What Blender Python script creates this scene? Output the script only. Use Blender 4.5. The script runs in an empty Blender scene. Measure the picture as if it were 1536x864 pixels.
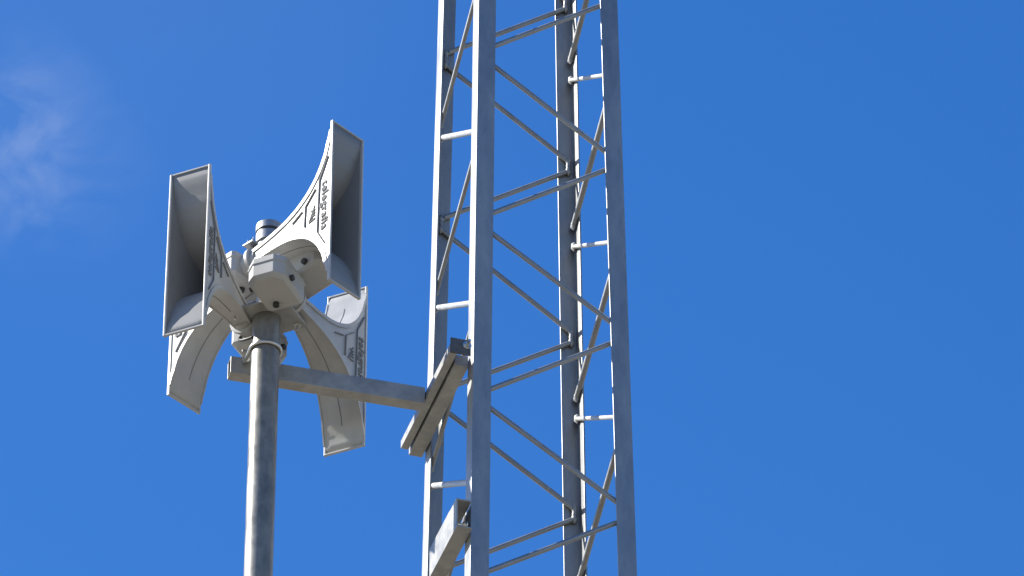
import bpy, bmesh, math, random
from mathutils import Vector, Matrix
from math import sin, cos, radians, pi
random.seed(4)
S = bpy.context.scene
C = S.collection

# ---------------------------------------------------------------- camera
TH = 0.66059; FPX = 8827.0
CAM = Vector((0, 0, 1.6))
cd = bpy.data.cameras.new('camera'); cam = bpy.data.objects.new('camera', cd); C.objects.link(cam)
cam.location = CAM; cam.rotation_euler = (pi/2 + TH, 0, 0)
cd.sensor_width = 36; cd.lens = 36*FPX/1536; cd.clip_start = .1; cd.clip_end = 20000
S.camera = cam
S.render.resolution_x = 1024; S.render.resolution_y = 576

# ---------------------------------------------------------------- sun and sky
SUN_AZ = radians(-85.0)      # clockwise from +Y (away from the camera)
SUN_EL = radians(38.0)
sdir = Vector((sin(SUN_AZ)*cos(SUN_EL), cos(SUN_AZ)*cos(SUN_EL), sin(SUN_EL)))
sl = bpy.data.lights.new('sun', 'SUN'); sl.energy = 5.0; sl.angle = radians(.53); sl.color = (1, .95, .86)
so = bpy.data.objects.new('sun', sl); C.objects.link(so); so.rotation_euler = sdir.to_track_quat('Z', 'Y').to_euler()
so.location = (-20, 10, 40)
W = bpy.data.worlds.new('World'); S.world = W; W.use_nodes = True
nt = W.node_tree; nt.nodes.clear()
def wn(t, **k):
    n = nt.nodes.new(t)
    for a, b in k.items(): setattr(n, a, b)
    return n
sky = wn('ShaderNodeTexSky', sky_type='NISHITA', sun_disc=False, sun_elevation=SUN_EL, sun_rotation=SUN_AZ,
         altitude=200, air_density=1.0, dust_density=.4, ozone_density=2.0)
hs = wn('ShaderNodeHueSaturation'); hs.inputs['Hue'].default_value = .5115; hs.inputs['Saturation'].default_value = 1.385; hs.inputs['Value'].default_value = 1.42
nt.links.new(sky.outputs[0], hs.inputs['Color'])
# thin high cloud wisps, laid on the sky directions
tc = wn('ShaderNodeTexCoord')
def dirv(px, py):
    v = Vector(((px-768)/FPX, 0, 0)) + Vector((0, cos(TH), sin(TH))) + Vector((0, -sin(TH), cos(TH)))*((432-py)/FPX)
    return v.normalized()
def math_n(op, a, b=None, clamp=False):
    n = wn('ShaderNodeMath', operation=op, use_clamp=clamp)
    for i, v in enumerate((a, b)):
        if v is None: continue
        if isinstance(v, (int, float)): n.inputs[i].default_value = v
        else: nt.links.new(v, n.inputs[i])
    return n.outputs[0]
def patch(px, py, r):
    d = wn('ShaderNodeVectorMath', operation='DISTANCE'); nt.links.new(tc.outputs['Generated'], d.inputs[0])
    d.inputs[1].default_value = dirv(px, py)
    m = wn('ShaderNodeMapRange', interpolation_type='SMOOTHSTEP'); nt.links.new(d.outputs['Value'], m.inputs[0])
    m.inputs[1].default_value = 0; m.inputs[2].default_value = r/FPX; m.inputs[3].default_value = 1; m.inputs[4].default_value = 0
    return m.outputs[0]
nz = wn('ShaderNodeTexNoise'); nz.inputs['Scale'].default_value = 85; nz.inputs['Detail'].default_value = 4.5; nz.inputs['Roughness'].default_value = .5
nz.inputs['Distortion'].default_value = .6
mp = wn('ShaderNodeMapping'); mp.inputs['Scale'].default_value = (1, 1.3, 1.3)
nt.links.new(tc.outputs['Generated'], mp.inputs[0]); nt.links.new(mp.outputs[0], nz.inputs['Vector'])
nr = wn('ShaderNodeMapRange'); nt.links.new(nz.outputs['Fac'], nr.inputs[0])
nr.inputs[1].default_value = .34; nr.inputs[2].default_value = .74; nr.inputs[3].default_value = 0.1; nr.inputs[4].default_value = 1
m = math_n('MULTIPLY', patch(0, 262, 150), .14)
m = math_n('ADD', m, math_n('MULTIPLY', patch(70, 240, 200), .10))
m = math_n('ADD', m, math_n('MULTIPLY', patch(45, 135, 130), .12))
m = math_n('MULTIPLY', m, nr.outputs[0])
# faint wide veil
m = math_n('ADD', m, math_n('MULTIPLY', patch(150, -160, 900), .03), True)
mx = wn('ShaderNodeMix', data_type='RGBA'); nt.links.new(m, mx.inputs[0]); nt.links.new(hs.outputs[0], mx.inputs[6])
mx.inputs[7].default_value = (5.0, 5.6, 6.5, 1)
bg = wn('ShaderNodeBackground'); bg.inputs['Strength'].default_value = .080
nt.links.new(mx.outputs[2], bg.inputs[0])
wo = wn('ShaderNodeOutputWorld'); nt.links.new(bg.outputs[0], wo.inputs[0])
S.view_settings.view_transform = 'Standard'; S.view_settings.look = 'None'; S.view_settings.gamma = 1
S.view_settings.exposure = 0.88

# ---------------------------------------------------------------- materials
def mat(name, base, rough=.5, metal=0., var=.0, scale=8., bump=0., bscale=60., rvar=.0, col2=None, stretch=(1, 1, 1), spots=None):
    M = bpy.data.materials.new(name); M.use_nodes = True; n = M.node_tree; N = n.nodes; L = n.links
    b = N['Principled BSDF']; b.inputs['Roughness'].default_value = rough; b.inputs['Metallic'].default_value = metal
    t = N.new('ShaderNodeTexCoord'); mpg = N.new('ShaderNodeMapping'); mpg.inputs['Scale'].default_value = stretch
    L.new(t.outputs['Object'], mpg.inputs[0])
    no = N.new('ShaderNodeTexNoise'); no.inputs['Scale'].default_value = scale; no.inputs['Detail'].default_value = 6; no.inputs['Roughness'].default_value = .6
    L.new(mpg.outputs[0], no.inputs['Vector'])
    r = N.new('ShaderNodeValToRGB'); L.new(no.outputs['Fac'], r.inputs[0])
    r.color_ramp.elements[0].position = .3; r.color_ramp.elements[1].position = .7
    a = tuple(c*(1-var) for c in base); c2 = col2 or tuple(min(1, c*(1+var)) for c in base)
    r.color_ramp.elements[0].color = (*a, 1); r.color_ramp.elements[1].color = (*c2, 1)
    out = r.outputs[0]
    if spots:
        vo = N.new('ShaderNodeTexVoronoi'); vo.inputs['Scale'].default_value = spots[0]; L.new(mpg.outputs[0], vo.inputs['Vector'])
        mxx = N.new('ShaderNodeMix'); mxx.data_type = 'RGBA'; mxx.blend_type = 'MULTIPLY'; mxx.inputs[0].default_value = spots[1]
        bw = N.new('ShaderNodeRGBToBW'); L.new(vo.outputs['Color'], bw.inputs[0])
        L.new(out, mxx.inputs[6]); L.new(bw.outputs[0], mxx.inputs[7]); out = mxx.outputs[2]
    L.new(out, b.inputs['Base Color'])
    if rvar:
        mr = N.new('ShaderNodeMapRange'); L.new(no.outputs['Fac'], mr.inputs[0])
        mr.inputs[1].default_value = .3; mr.inputs[2].default_value = .7
        mr.inputs[3].default_value = max(.05, rough-rvar); mr.inputs[4].default_value = rough+rvar; L.new(mr.outputs[0], b.inputs['Roughness'])
    if bump:
        n2 = N.new('ShaderNodeTexNoise'); n2.inputs['Scale'].default_value = bscale; n2.inputs['Detail'].default_value = 4
        L.new(t.outputs['Object'], n2.inputs['Vector'])
        bp = N.new('ShaderNodeBump'); bp.inputs['Strength'].default_value = bump; bp.inputs['Distance'].default_value = .002
        L.new(n2.outputs['Fac'], bp.inputs['Height']); L.new(bp.outputs[0], b.inputs['Normal'])
    return M
GALV = mat('galvanised_steel', (.33, .338, .342), .50, .72, .14, 9, .25, 45, .08, stretch=(1, 1, .3), spots=(70, .12))
GALV2 = mat('galvanised_bar', (.27, .275, .28), .5, .6, .15, 14, .2, 60, .1)
POLE = mat('galvanised_pole', (.215, .212, .195), .46, .42, .38, 16, .3, 30, .12, stretch=(1, 1, .6), spots=(60, .2))
BRK = mat('bracket_steel', (.34, .34, .325), .5, .4, .22, 12, .25, 40, .1, spots=(40, .15))
HORN = mat('horn_paint', (.395, .395, .385), .42, 0, .10, 14, .12, 120, .08, stretch=(1, 1, .25))
LET = mat('relief_shade_grey', (.24, .24, .238), .9, 0, .08, 30)  # raised letters, ribs and emblem: emboss shadow put in as a darker grey
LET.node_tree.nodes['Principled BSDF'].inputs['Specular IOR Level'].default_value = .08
SEAM = mat('mould_seam', (.16, .16, .155), .7, 0, .1, 30)
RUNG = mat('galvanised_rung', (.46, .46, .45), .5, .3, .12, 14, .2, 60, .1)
INNER = mat('horn_inside_shade', (.22, .22, .218), .5, 0, .08, 6)  # horn paint darkened: shade inside the mouths is put into the colour
BOX = mat('driver_paint', (.385, .385, .375), .5, 0, .06, 6, .15, 90, .06)
DARK = mat('black_rubber', (.025, .025, .027), .5, 0, .2, 20)
DKSTEEL = mat('dark_steel', (.10, .10, .10), .6, .3, .3, 25)  # plain darker steel tone for the end clamp plate
ZINC = mat('zinc_bolt', (.6, .6, .58), .3, .9, .1, 40)
CONC = mat('concrete', (.36, .35, .33), .9, 0, .15, 3, .4, 20)
GRND = mat('pale_gravel_ground', (.17, .143, .10), .95, 0, .15, .6, 0, 4, 0, col2=(.27, .235, .175))

# ---------------------------------------------------------------- helpers
def thing(name, label, cat, loc=(0, 0, 0), group=None):
    o = bpy.data.objects.new(name, None); C.objects.link(o); o.location = loc; o.empty_display_size = .2
    o['label'] = label; o['category'] = cat
    if group: o['group'] = group
    return o
def finish(name, bm, m, parent=None, smooth=None, bevel=0., solid=0., loc=None):
    bmesh.ops.recalc_face_normals(bm, faces=bm.faces[:])
    me = bpy.data.meshes.new(name); bm.to_mesh(me); bm.free()
    o = bpy.data.objects.new(name, me); C.objects.link(o); me.materials.append(m)
    if parent is not None:
        o.parent = parent
        base = parent
        off = Vector((0, 0, 0))
        while base is not None:
            off += Vector(base.location); base = base.parent
        # meshes are given in world space: bring the origin to the thing's base
        me.transform(Matrix.Translation(-off))
    if smooth is not None:
        for p in me.polygons: p.use_smooth = True
        es = me.edges
        bm2 = bmesh.new(); bm2.from_mesh(me)
        for e in bm2.edges:
            if len(e.link_faces) == 2 and e.calc_face_angle(0) > radians(smooth): e.smooth = False
        bm2.to_mesh(me); bm2.free()
    if solid:
        md = o.modifiers.new('s', 'SOLIDIFY'); md.thickness = solid; md.offset = -1
    if bevel:
        md = o.modifiers.new('b', 'BEVEL'); md.width = bevel; md.segments = 2; md.limit_method = 'ANGLE'; md.angle_limit = radians(40)
    return o
def frame_of(d, up=Vector((0, 0, 1))):
    d = d.normalized()
    s = d.cross(up)
    if s.length < 1e-4: s = Vector((1, 0, 0))
    s.normalize(); u = s.cross(d).normalized()
    return s, u
def prism(bm, poly, origin, ax, ay, az, l):
    """poly in (ax, ay), extruded by l along az"""
    a = [bm.verts.new(origin+ax*x+ay*y) for x, y in poly]
    b = [bm.verts.new(origin+ax*x+ay*y+az*l) for x, y in poly]
    n = len(poly)
    bm.faces.new(a); bm.faces.new(b[::-1])
    for i in range(n): bm.faces.new((a[i], a[(i+1) % n], b[(i+1) % n], b[i]))
def box(bm, c, ax, ay, az, sx, sy, sz):
    prism(bm, [(-sx/2, -sy/2), (sx/2, -sy/2), (sx/2, sy/2), (-sx/2, sy/2)], c-az*sz/2, ax, ay, az, sz)
def tube(bm, pts, r, n=12, cap=True):
    rings = []
    for i, p in enumerate(pts):
        d = (pts[min(i+1, len(pts)-1)]-pts[max(i-1, 0)])
        s, u = frame_of(d, Vector((0, 0, 1)) if abs(d.normalized().z) < .95 else Vector((0, 1, 0)))
        rr = r[i] if isinstance(r, (list, tuple)) else r
        rings.append([bm.verts.new(p+(s*cos(a)+u*sin(a))*rr) for a in [2*pi*k/n for k in range(n)]])
    for a, b in zip(rings, rings[1:]):
        for k in range(n): bm.faces.new((a[k], a[(k+1) % n], b[(k+1) % n], b[k]))
    if cap: bm.faces.new(rings[0]); bm.faces.new(rings[-1][::-1])
def bolt(bm, p, d, r=.009, h=.008, stud=.012):
    d = d.normalized(); s, u = frame_of(d, Vector((0, 0, 1)) if abs(d.z) < .95 else Vector((0, 1, 0)))
    prism(bm, [(r*cos(k*pi/3), r*sin(k*pi/3)) for k in range(6)], p, s, u, d, h)
    if stud: prism(bm, [(r*.5*cos(k*pi/4), r*.5*sin(k*pi/4)) for k in range(8)], p+d*(h+.0005), s, u, d, stud)
    prism(bm, [(r*1.4*cos(k*pi/6), r*1.4*sin(k*pi/6)) for k in range(12)], p-d*.003, s, u, d, .0028)
def unproj(px, py, y):
    v = dirv(px, py); return CAM + v*(y/v.y)
X3, Z3 = Vector((1, 0, 0)), Vector((0, 0, 1))

# ---------------------------------------------------------------- ground
bm = bmesh.new()
R = 7000
vs = [bm.verts.new((x*R, y*R, 0)) for x, y in ((-1, -1), (1, -1), (1, 1), (-1, 1))]; bm.faces.new(vs)
g = finish('ground', bm, GRND); g['kind'] = 'structure'

# ---------------------------------------------------------------- lattice tower
AL = .3046457; TX, TY = .056456, 17.425223; ZC = 15.140306; L0 = .588551; TAP = .0236576; PER = .820514
eu = Vector((cos(AL), sin(AL), 0)); ew = Vector((-sin(AL), cos(AL), 0))
OFF = {'A': (-1, 1), 'B': (-1, -1), 'C': (1, 1), 'D': (1, -1)}
def hw(z): return (L0-TAP*(z-ZC))/2
def legp(n, z, inx=0., iny=0.):
    h = hw(z); a = OFF[n]
    return Vector((TX, TY, z)) + eu*(a[0]*(h-inx)) + ew*(a[1]*(h-iny))
ZTOP = ZC+4.1
ZBOT = .26
tower = thing('lattice_tower', 'tall galvanised steel lattice tower with four angle legs and zigzag bars, right of the siren', 'tower', (TX, TY, 0))
FL, TK = .070, .007
for n in 'ABCD':
    ox, oy = OFF[n]
    bm = bmesh.new()
    def sec(z):
        o = legp(n, z)
        ix, iy = -eu*ox, -ew*oy
        return [o, o+ix*FL, o+ix*FL+iy*TK, o+ix*TK+iy*TK, o+ix*TK+iy*FL, o+iy*FL]
    a = [bm.verts.new(p) for p in sec(ZBOT)]; b = [bm.verts.new(p) for p in sec(ZTOP)]
    bm.faces.new(a); bm.faces.new(b)
    for i in range(6): bm.faces.new((a[i], a[(i+1) % 6], b[(i+1) % 6], b[i]))
    finish('leg', bm, GALV, tower, bevel=.0014)
# zigzag bars: (face, z at first leg, z at second leg) relative to ZC, repeated every PER
ZZ = {'BDd': (.84844, .48110), 'BDu': (.88493, 1.25427), 'ACu': (1.29303, 1.64884), 'ACd': (1.24309, .87702),
      'ABd': (.92866, 1.26917), 'ABr': (.85401, .48988), 'CDr': (1.27878, .90856), 'CDd': (1.37918, 1.70024)}
rest = bmesh.new()
def bar(bm, n1, n2, z1, z2):
    kw = dict(inx=.030, iny=TK+.0100) if n1+n2 in ('BD', 'AC') else dict(inx=TK+.0100, iny=.030)
    a = legp(n1, z1, **kw); b = legp(n2, z2, **kw)
    d = (b-a).normalized()
    # a bent tail at each end, lying along the leg where the rod is welded
    sg = 1 if z2 > z1 else -1
    ta = Vector((0, 0, -sg)); tb = Vector((0, 0, sg))
    if n1+n2 in ('BD', 'AC'): pts = [a+ta*.030, a+ta*.010, a+d*.014, b-d*.014, b+tb*.010, b+tb*.030]
    else: pts = [a-d*.012, a+d*.02, b-d*.02, b+d*.012]
    rr = .0098 if n1+n2 in ('BD', 'AC') else (.0088 if (n1+n2 == 'AB') == (z2 > z1) else .0118)
    tube(bm, pts, rr, 12)
    # weld beads
    for q in (a, b):
        bmesh.ops.create_icosphere(bm, subdivisions=1, radius=.0135, matrix=Matrix.Translation(q) @ Matrix.Diagonal((1, 1, 1.7, 1)))
for b, (z1, z2) in ZZ.items():
    for k in range(-6, 26):
        za, zb = ZC+z1-k*PER+random.uniform(-.004, .004), ZC+z2-k*PER+random.uniform(-.004, .004)
        if max(za, zb) > ZTOP-.06 or min(za, zb) < ZBOT+.08: continue
        vis = max(za, zb) > ZC-1.75 and min(za, zb) < ZC+1.75
        if vis:
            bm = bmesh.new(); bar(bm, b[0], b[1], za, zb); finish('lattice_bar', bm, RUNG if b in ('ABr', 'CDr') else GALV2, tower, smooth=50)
        else: bar(rest, b[0], b[1], za, zb)
o = finish('lattice_bar', rest, GALV2, tower, smooth=50); o['kind'] = 'stuff'
for n in 'ABCD':
    bm = bmesh.new(); c = legp(n, ZBOT)
    box(bm, Vector((c.x, c.y, .2515)), eu, ew, Z3, .2, .2, .014); finish('base_plate', bm, GALV, tower)
bm = bmesh.new(); box(bm, Vector((TX, TY, .122)), eu, ew, Z3, 1.8, 1.8, .244); finish('foundation', bm, CONC, tower, bevel=.02)

# ---------------------------------------------------------------- mast pole
PY = TY-.385
pc = unproj(396.2, 590, PY); PX = pc.x
PR = .0515
ptop = unproj(400, 479, PY).z
mast = thing('mast_pole', 'round galvanised steel pole standing under the four-horn siren, left of the tower', 'pole', (PX, PY, 0))
bm = bmesh.new(); tube(bm, [Vector((PX, PY, z)) for z in (.27, 4, 8, ptop)], PR, 48); finish('tube', bm, POLE, mast, smooth=50)
rz = unproj(400, 527, PY).z
bm = bmesh.new(); box(bm, Vector((PX, PY, .2615)), X3, Vector((0, 1, 0)), Z3, .3, .3, .016); finish('base_plate', bm, GALV, mast, bevel=.002)
bm = bmesh.new(); box(bm, Vector((PX, PY, .126)), X3, Vector((0, 1, 0)), Z3, .7, .7, .252); finish('foundation', bm, CONC, mast, bevel=.02)

# ---------------------------------------------------------------- brackets on the tower
# channel bars lie across the outer (left) side of legs A and B, open to the left
zA = unproj(650, 600, TY-.1).z
arm_t = thing('support_arm', 'galvanised box section arm and clamp bars joining the pole to the tower below the siren', 'bracket', (PX, PY+.08, zA))
DA = radians(15.2)
ad = Vector((cos(DA), sin(DA), 0)); aw = Vector((-sin(DA), cos(DA), 0))
o1 = (legp('A', zA)+legp('B', zA))/2-eu*.004
bm = bmesh.new(); box(bm, o1-eu*.0745+ew*.0+Z3*.000, eu, ew, Z3, .030, .62, .036); finish('clamp_bar', bm, BRK, arm_t, bevel=.002)
bm = bmesh.new(); box(bm, o1-eu*.0568+ew*.0+Z3*.004, eu, ew, Z3, .0045, .52, .024); finish('gap_shade_strip', bm, DARK, arm_t)  # black strip painted in for the shade of the gap between the bars
bm = bmesh.new(); box(bm, o1-eu*.0275+ew*.035-Z3*.004, eu, ew, Z3, .052, .58, .052); finish('clamp_bar', bm, BRK, arm_t, bevel=.002)
# hollow box arm
ah, aww, at = .074, .052, .005
pend = unproj(645, 598, TY-.12)
a_r = Vector((o1.x-.0905, o1.y-.02, zA-.006))
lenr = (a_r.x-PX)/cos(DA)+.14
a_l = a_r-ad*lenr
bm = bmesh.new()
def rect(c, w_, h_): return [c+aw*(sx*w_/2)+Z3*(sz*h_/2) for sx, sz in ((-1, -1), (1, -1), (1, 1), (-1, 1))]
ends = []
for c in (a_l, a_r):
    ends.append(([bm.verts.new(p) for p in rect(c, aww, ah)], [bm.verts.new(p) for p in rect(c, aww-2*at, ah-2*at)]))
for i in range(4):
    j = (i+1) % 4
    bm.faces.new((ends[0][0][i], ends[0][0][j], ends[1][0][j], ends[1][0][i]))
    bm.faces.new((ends[0][1][i], ends[0][1][j], ends[1][1][j], ends[1][1][i]))
    for e in ends: bm.faces.new((e[0][i], e[0][j], e[1][j], e[1][i]))
finish('arm', bm, BRK, arm_t, bevel=.002)
# where the arm meets the mast: move the arm line so it just touches the pole from behind
# bolts near both ends of the channel
bm = bmesh.new(); box(bm, o1-eu*.050-ew*.318+Z3*.010, eu, ew, Z3, .076, .008, .066); finish('clamp_plate', bm, DKSTEEL, arm_t, bevel=.001)
bm = bmesh.new(); bolt(bm, o1-eu*.026-ew*.3225+Z3*.020, -ew, .012, .010, .02); finish('bolt', bm, ZINC, arm_t)
bm = bmesh.new(); bolt(bm, o1-eu*.025-ew*.20+Z3*.0225, Z3, .012, .010, .02); finish('bolt', bm, ZINC, arm_t)
# back plates inside the tower
for n, s_ in (('B', -1), ('A', 1)):
    bm = bmesh.new(); c = legp(n, zA+.006)+eu*.030-ew*s_*.095
    box(bm, c, eu, ew, Z3, .008, .05, .11); finish('clamp_plate', bm, BRK, arm_t, bevel=.001)
zB = unproj(672, 823, TY-.2).z
low_t = thing('clamp_bracket', 'open galvanised channel bracket clamped on the tower leg at the bottom edge', 'bracket', tuple((legp('A', zB)+legp('B', zB))/2))
o2 = (legp('A', zB)+legp('B', zB))/2-eu*.004
bm = bmesh.new()
box(bm, o2-eu*.0535-ew*.165, eu, ew, Z3, .006, .33, .124); finish('face_plate', bm, BRK, low_t, bevel=.0012)
bm = bmesh.new(); box(bm, o2-eu*.0285+ew*.06-Z3*.0655, eu, ew, Z3, .058, .80, .006); finish('bottom_flange', bm, BRK, low_t, bevel=.0012)
bm = bmesh.new(); box(bm, o2-eu*.025-ew*.165+Z3*.0585, eu, ew, Z3, .050, .33, .006); finish('top_flange', bm, BRK, low_t, bevel=.0012)
bm = bmesh.new(); p = o2-ew*.285-eu*.0075; bolt(bm, p-Z3*.02, -eu, .013, .012, .03); finish('bolt', bm, ZINC, low_t)
bm = bmesh.new(); c = legp('B', zB)+eu*.030+ew*.095; box(bm, c, eu, ew, Z3, .008, .05, .12); finish('clamp_plate', bm, BRK, low_t, bevel=.001)

# ---------------------------------------------------------------- siren
siren = thing('outdoor_siren', 'pale grey siren of four long rectangular horns on top of the pole', 'siren', (PX, PY, ptop))
SS = [0, .006, .014, .024, .036, .058, .086, .12, .159, .2, .245, .3, .35, .41, .455]
HH = [.366, .325, .290, .262, .230, .184, .145, .110, .084, .064, .049, .039, .034, .030, .028]
def hprof(s):
    for i in range(len(SS)-1):
        if s <= SS[i+1]:
            t = (s-SS[i])/(SS[i+1]-SS[i]); return HH[i]*(1-t)+HH[i+1]*t
    return HH[-1]
def bprof(s): return .0785-.0505*(s/.455)
FONT = None
def text_mesh(txt, size, depth):
    cu = bpy.data.curves.new('lettering', 'FONT'); cu.body = txt; cu.size = size; cu.extrude = depth; cu.offset = size*.02
    cu.align_x = 'CENTER'; cu.align_y = 'CENTER'; cu.space_character = 1.16
    o = bpy.data.objects.new('lettering', cu); C.objects.link(o)
    dg = bpy.context.evaluated_depsgraph_get(); me = bpy.data.meshes.new_from_object(o.evaluated_get(dg))
    bpy.data.objects.remove(o); return me
TXT = text_mesh('telegrafia', .051, .0028)
def make_horn(center, az_n, label, sgn_side):
    """center: mouth centre (world); az_n: unit vector the mouth faces; local frame: n, w (width), z"""
    n = az_n; w = Vector((-n.y, n.x, 0))     # w is to the left of n seen from above
    P = lambda s, lw, h: center - n*s + w*lw + Z3*h
    bm = bmesh.new()
    # finer stations
    st = []
    for i in range(len(SS)-1):
        k = 1 if i < 3 else 3
        for j in range(k): st.append(SS[i]+(SS[i+1]-SS[i])*j/k)
    st.append(SS[-1])
    # smooth profile
    import itertools
    hs_ = [hprof(s) for s in st]
    for _ in range(3): hs_ = [hs_[0]]+[(hs_[i-1]+2*hs_[i]+hs_[i+1])/4 for i in range(1, len(hs_)-1)]+[hs_[-1]]
    hz = dict(zip(st, hs_))
    nrm = {}
    sl_ = list(zip(st, hs_))
    for i, (s, h) in enumerate(sl_):
        a_, b_ = sl_[max(0, i-1)], sl_[min(len(sl_)-1, i+1)]
        ds, dh = b_[0]-a_[0], b_[1]-a_[1]; l_ = math.hypot(ds, dh)
        nrm[s] = (-dh/l_, ds/l_)       # outward in (s, h): towards larger s and larger h
    rings = []
    NW = 6
    for s, h in zip(st, hs_):
        b = bprof(s); r = []
        for k in range(NW): r.append((-b+2*b*k/NW, h))
        for k in range(NW): r.append((b, h-2*h*k/NW))
        for k in range(NW): r.append((b-2*b*k/NW, -h))
        for k in range(NW): r.append((-b, -h+2*h*k/NW))
        rings.append([bm.verts.new(P(s, x, y)) for x, y in r])
    nn = 4*NW
    for a, b in zip(rings, rings[1:]):
        for k in range(nn): bm.faces.new((a[k], a[(k+1) % nn], b[(k+1) % nn], b[k]))
    horn = finish('horn', bm, HORN, siren, smooth=35, solid=.0035)
    tp = max(horn.data.polygons, key=lambda p: p.center.z)
    if tp.normal.dot(Z3*.2-n) < 0: horn.data.flip_normals()      # outside of the shell faces outwards
    horn['label'] = label
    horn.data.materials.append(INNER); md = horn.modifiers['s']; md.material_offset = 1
    # make sure solidify goes inwards: outer normals
    # mouth rim
    bm = bmesh.new(); b0, h0 = .0785, HH[0]; e = .0052
    for sx in (-1, 1): box(bm, P(-.0015, sx*(b0-.0004), 0), w, Z3, n, e*1.5, 2*h0+e*1.4, .012)
    for sz in (-1, 1): box(bm, P(-.0010, 0, sz*(h0-.0006)), w, Z3, n, 2*b0-e*1.6, e*1.4, .0105)
    finish('rim', bm, HORN, horn, bevel=.0015)
    # edge bands along the curved borders of both side panels, proud of them
    for sx in (-1, 1):
        bm = bmesh.new()
        for sz in (-1, 1):
            prev = None
            for s, h in list(zip(st, hs_))[1:]:
                b = bprof(s); wd = min(.013, h*.42, .002+s*.7)
                ns, nh = nrm[s]
                q = [bm.verts.new(P(s+ns*e_, sx*(b+d_), sz*(h+nh*e_))) for d_, e_ in ((.0002, .0025), (.0055, .0025), (.0055, -wd), (.0002, -wd))]
                if prev:
                    for i in range(4): bm.faces.new((prev[i], prev[(i+1) % 4], q[(i+1) % 4], q[i]))
                else: bm.faces.new(q)
                prev = q
            bm.faces.new(prev)
        finish('edge_band', bm, HORN, horn, smooth=40)
        # panel ribs
        def rib(pts, wd=.0042, hg=.0048):
            for (s1, h1), (s2, h2) in zip(pts, pts[1:]):
                p1 = P(s1, sx*(bprof(s1)+.001), h1); p2 = P(s2, sx*(bprof(s2)+.001), h2)
                d = (p2-p1); l = d.length; d.normalize(); nm = w*sx; sd = d.cross(nm).normalized()
                prism(bm, [(-wd/2, -.002), (wd/2, -.002), (wd/2, hg), (-wd/2, hg)], p1-d*.0005, sd, nm, d, l)
        bm = bmesh.new()
        rib([(.016, .212), (.062, .122), (.068, -.112), (.026, -.185)])
        rib([(.084, .098), (.139, .048), (.142, -.046)])
        rib([(.158, .036), (.215, .012)])
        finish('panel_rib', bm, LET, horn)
        # lettering, reading downwards, letter tops towards the mouth
        me = TXT.copy()
        ex = -Z3; ey = n; ez = ex.cross(ey)
        if ez.dot(w*sx) < 0: ex = Z3; ez = ex.cross(ey)
        if ex.z > 0: # other side panel: read the same way down
            ex = -Z3; ey = n; ez = ex.cross(ey)
            ex, ey = -ex, ey
            ez = ex.cross(ey)
        s_t = .031
        # slope of the panel
        db = (bprof(.06)-bprof(.01))/.05
        eyn = ey - w*sx*(db if ey.dot(n) > 0 else -db)*1.0
        base = P(s_t, sx*(bprof(s_t)+.0012), -.005)
        Mx = Matrix((( ex.x, eyn.x, ez.x, base.x), (ex.y, eyn.y, ez.y, base.y), (ex.z, eyn.z, ez.z, base.z), (0, 0, 0, 1)))
        me.transform(Mx)
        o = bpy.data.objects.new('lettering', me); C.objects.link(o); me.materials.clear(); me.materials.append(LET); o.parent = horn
        me.transform(Matrix.Translation(-(Vector(horn.parent.location)+Vector(horn.location))))
        # emblem: a small fan of strokes
        bm = bmesh.new()
        A0 = (.125, -.030)
        rib([(.120, -.040), (.086, .026)], .003, .003)
        rib([(.120, -.040), (.084, -.038)], .003, .003)
        for q in range(4):
            t_ = (q+1)/5
            rib([(.084, -.036+.014*q), (.092+.006*q, -.035+.014*q)], .003, .003)
        rib([(.112, -.030), (.088, .004)], .0022, .003)
        rib([(.106, -.030), (.088, -.010)], .0022, .003)
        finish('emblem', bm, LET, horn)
    # mould seam down the middle of the curved walls
    bm = bmesh.new()
    for sz in (-1, 1):
        prev = None
        for s, h in list(zip(st, hs_))[3:-6]:
            ns, nh = nrm[s]
            q = [bm.verts.new(P(s+ns*e_, d_, sz*(h+nh*e_))) for d_, e_ in ((-.0010, -.001), (-.0010, .0014), (.0010, .0014), (.0010, -.001))]
            if prev:
                for i in range(4): bm.faces.new((prev[i], prev[(i+1) % 4], q[(i+1) % 4], q[i]))
            else: bm.faces.new(q)
            prev = q
        bm.faces.new(prev)
    finish('seam', bm, SEAM, horn)
    # round throat collar with flange bolts
    bm = bmesh.new()
    tube(bm, [P(s, 0, 0) for s in (.435, .452, .453, .466, .467, .500)], [.040, .042, .056, .056, .044, .046], 28)
    finish('throat_collar', bm, BOX, horn, smooth=35)
    return horn, P, n, w
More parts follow.
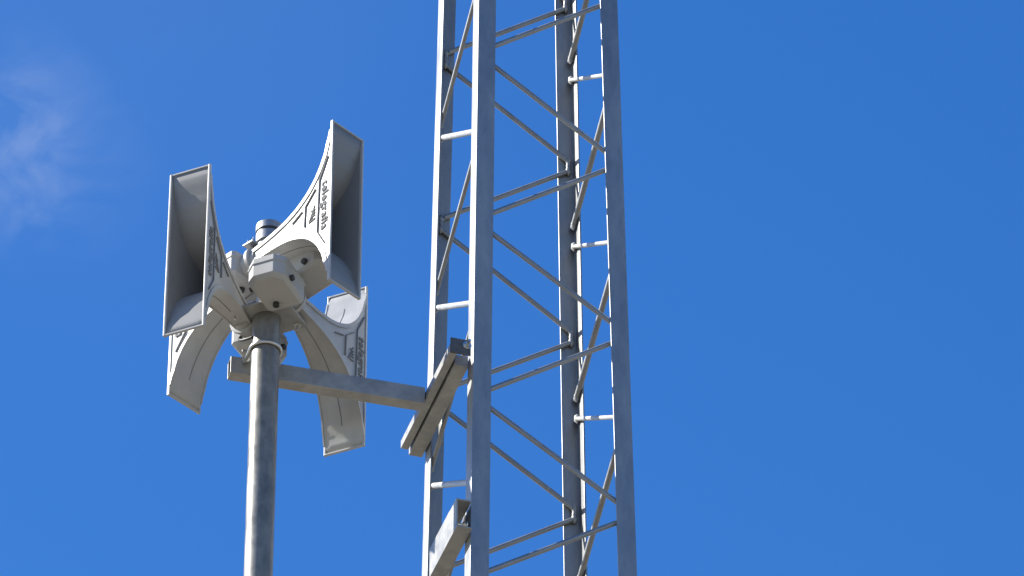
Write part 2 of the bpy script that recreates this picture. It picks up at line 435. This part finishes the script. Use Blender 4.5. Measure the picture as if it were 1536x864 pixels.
def driver_box(P, n, w, s0, depth, wid, h0, h1, lat=0.):
    """chamfered driver housing behind the throat: an octagon in plan, standing upright"""
    b = wid/2; c = .034; s1 = s0+depth
    plan = [(s0, -b+.012), (s0, b-.012), (s0+.012, b), (s1-c, b), (s1, b-c), (s1, -b+c), (s1-c, -b), (s0+.012, -b)]
    cs, cx = (s0+s1)/2, 0
    def ringv(z, k, drop=0.):
        out = []
        for s, x in plan:
            ss = cs+(s-cs)*(1-k/(depth/2)); xx = x*(1-k/b)
            out.append(bm.verts.new(P(ss, lat+xx, z-drop*max(0, (s-cs)))))
        return out
    bm = bmesh.new()
    zm = h1-.030
    R_ = [ringv(h0, .014, -.12), ringv(h0+.014, 0, -.12), ringv(zm-.0105, 0), ringv(zm-.010, -.0035), ringv(zm-.0015, -.0035), ringv(zm-.001, -.0005), ringv(h1-.012, .001), ringv(h1, .016)]
    for a, d in zip(R_, R_[1:]):
        for k in range(8): bm.faces.new((a[k], a[(k+1) % 8], d[(k+1) % 8], d[k]))
    bm.faces.new(R_[0]); bm.faces.new(R_[-1])
    o = finish('driver_box', bm, BOX, siren, bevel=.004)
    for (s, x, z, d) in ((s0+depth*.25, b*.25, h0+.002, -Z3), (s1-.075, -b+.0015, h0+.034, -w), (s1-.075, b-.0015, h0+.034, w)):
        bm = bmesh.new(); p = P(s, lat+x, z)
        s_, u_ = frame_of(d, Vector((0, 1, 0)) if abs(d.z) > .9 else Z3)
        prism(bm, [(.012*cos(k*pi/6), .012*sin(k*pi/6)) for k in range(12)], p, s_, u_, d, .014)
        finish('plug', bm, DARK, o, bevel=.001)
    for x in (-1, 1):
        bm = bmesh.new(); bolt(bm, P(s1-.04, lat+x*b*.55, h1), Z3, .007, .006, .006)
        finish('screw', bm, ZINC, o)
    return o
def place(px, py, off):
    """mouth centre: image point and horizontal offset (m) from the pole, depth PY+off"""
    return unproj(px, py, PY+off)
n1 = Vector((.733, -.68, 0)).normalized(); n2 = Vector((-.41, -.912, 0)).normalized()
MX = (('upper pair, mouth facing right towards the viewer, sunlit side panel with lettering', 518, 314, -.357, n1, 'FR'),
      ('upper pair, mouth facing away to the left, seen from behind below', 281, 487, .357, -n1, 'BL'),
      ('lower pair, deep open mouth facing the viewer at the left', 281.5, 375, -.385, n2, 'FL'),
      ('lower pair, mouth facing away to the right, shaded lettered panel', 519, 556, .385, -n2, 'BR'))
for (lb, px, py, off, n_, kd) in MX:
    c = place(px, py, off)
    h_, P_, nn_, ww_ = make_horn(c, n_, 'horn of the '+lb, 1)
    if kd == 'BL': driver_box(P_, nn_, ww_, .498, .27, .150, -.150, -.005)
    else: driver_box(P_, nn_, ww_, .498, .20, .150, -.066, .052)
# mounting plate and column
bm = bmesh.new()
pz = ptop+.004
nx, ny = n2.cross(Z3).normalized(), n2
box(bm, Vector((PX, PY, pz)), nx, ny, Z3, .235, .20, .010); finish('mounting_plate', bm, BRK, siren, bevel=.002)
for sx in (-1, 1):
    for sy in (-1, 1):
        bm = bmesh.new(); bolt(bm, Vector((PX, PY, pz-.0085))+nx*sx*.09+ny*sy*.075, -Z3, .010, .008, .012); finish('bolt', bm, ZINC, siren)
ct = unproj(404, 340, PY).z
bm = bmesh.new(); tube(bm, [Vector((PX, PY, z)) for z in (pz+.0055, ct-.085)], .042, 32); finish('centre_column', bm, GALV, siren, smooth=50)
bm = bmesh.new(); tube(bm, [Vector((PX, PY, z)) for z in (ct-.0845, ct-.046)], .050, 32); finish('collar', bm, GALV, siren, smooth=50)
bm = bmesh.new(); tube(bm, [Vector((PX, PY, z)) for z in (ct-.0455, ct-.033)], .047, 32); finish('rubber_seal', bm, DARK, siren, smooth=50)
bm = bmesh.new(); tube(bm, [Vector((PX, PY, z)) for z in (ct-.0325, ct-.004, ct)], [.051, .051, .046], 32); finish('top_cap', bm, GALV, siren, smooth=50)

# cables from the drivers into the column, and clamps round it
def cable(a, b, sag, out, r=.0055):
    pts = []
    for i in range(15):
        t = i/14; p = a.lerp(b, t)+Vector((0, 0, -sag*4*t*(1-t)))+out*(4*t*(1-t)); pts.append(p)
    bm = bmesh.new(); tube(bm, pts, r, 10); finish('cable', bm, DARK, siren, smooth=60)
P0 = Vector((PX, PY, 0))
def col(a, z, r=.045): return P0+Vector((cos(a)*r, sin(a)*r, z))
cable(col(2.9, ct-.10, .046), unproj(352, 384, PY+.02), .02, Vector((-.005, .02, 0)))
cable(col(-.4, ct-.075, .05), unproj(452, 402, PY-.08), .012, Vector((.03, -.03, .01)), .008)
cable(unproj(352, 384, PY+.02), unproj(345, 402, PY+.03), -.01, Vector((-.02, -.02, 0)))
cable(unproj(366, 500, PY+.12), col(3.6, ptop-.10, .054), .03, Vector((-.03, -.01, 0)))
cable(unproj(425, 455, PY-.09), unproj(455, 452, PY-.01), .01, Vector((.01, -.02, 0)))
bm = bmesh.new()
for k in range(1):
    tube(bm, [Vector((PX, PY, ct-.118)), Vector((PX, PY, ct-.100))], .0465, 28)
finish('band_clamp', bm, ZINC, siren, smooth=50)
for a in (-2.6, -1.2, -.5):
    d = Vector((cos(a), sin(a), 0)); bm = bmesh.new(); bolt(bm, P0+d*.048+Vector((0, 0, ct-.109)), d, .008, .007, .016); finish('bolt', bm, ZINC, siren)
# angle brackets holding the horn throats to the column
for (n_, zz) in ((n1, unproj(400, 398, PY).z), (n2, unproj(400, 466, PY).z)):
    w_ = Vector((-n_.y, n_.x, 0))
    for sgn in (-1, 1):
        c = P0+Vector((0, 0, zz+.042))+w_*sgn*.075
        bm = bmesh.new(); box(bm, c, n_, w_, Z3, .05, .07, .006); finish('throat_bracket', bm, GALV, siren, bevel=.001)
        for q in (-1, 1):
            bm = bmesh.new(); bolt(bm, c+n_*q*.014+w_*sgn*.018+Z3*.0065, Z3, .008, .008, .014); finish('bolt', bm, ZINC, siren)
# saddle clamp and threaded ends where the arm is bolted to the pole
za = a_l.z; side = Vector((sin(DA), -cos(DA), 0))
bm = bmesh.new(); pts = []
base = Vector((PX, PY, rz))
pts.append(base+ad*(PR+.0065)-side*(PR+.034))
for k in range(0, 25):
    a = pi*k/24; pts.append(base+ad*(PR+.0065)*cos(a)+side*(PR+.0065)*sin(a))
pts.append(base-ad*(PR+.0065)-side*(PR+.034))
tube(bm, pts, .0062, 10); finish('u_bolt', bm, ZINC, arm_t, smooth=60)
# saddle plate standing on the arm behind the pole
top = rz+.035; bot = za+ah/2+.001
bm = bmesh.new(); box(bm, Vector((PX, PY, (top+bot)/2))-side*(PR+.006), ad, side, Z3, .150, .008, top-bot); finish('saddle_plate', bm, BRK, arm_t, bevel=.0015)
for q in (-1, 1):
    bm = bmesh.new(); bolt(bm, base+ad*q*(PR+.0065)-side*(PR+.013), -side, .010, .009, 0); finish('nut', bm, ZINC, arm_t)
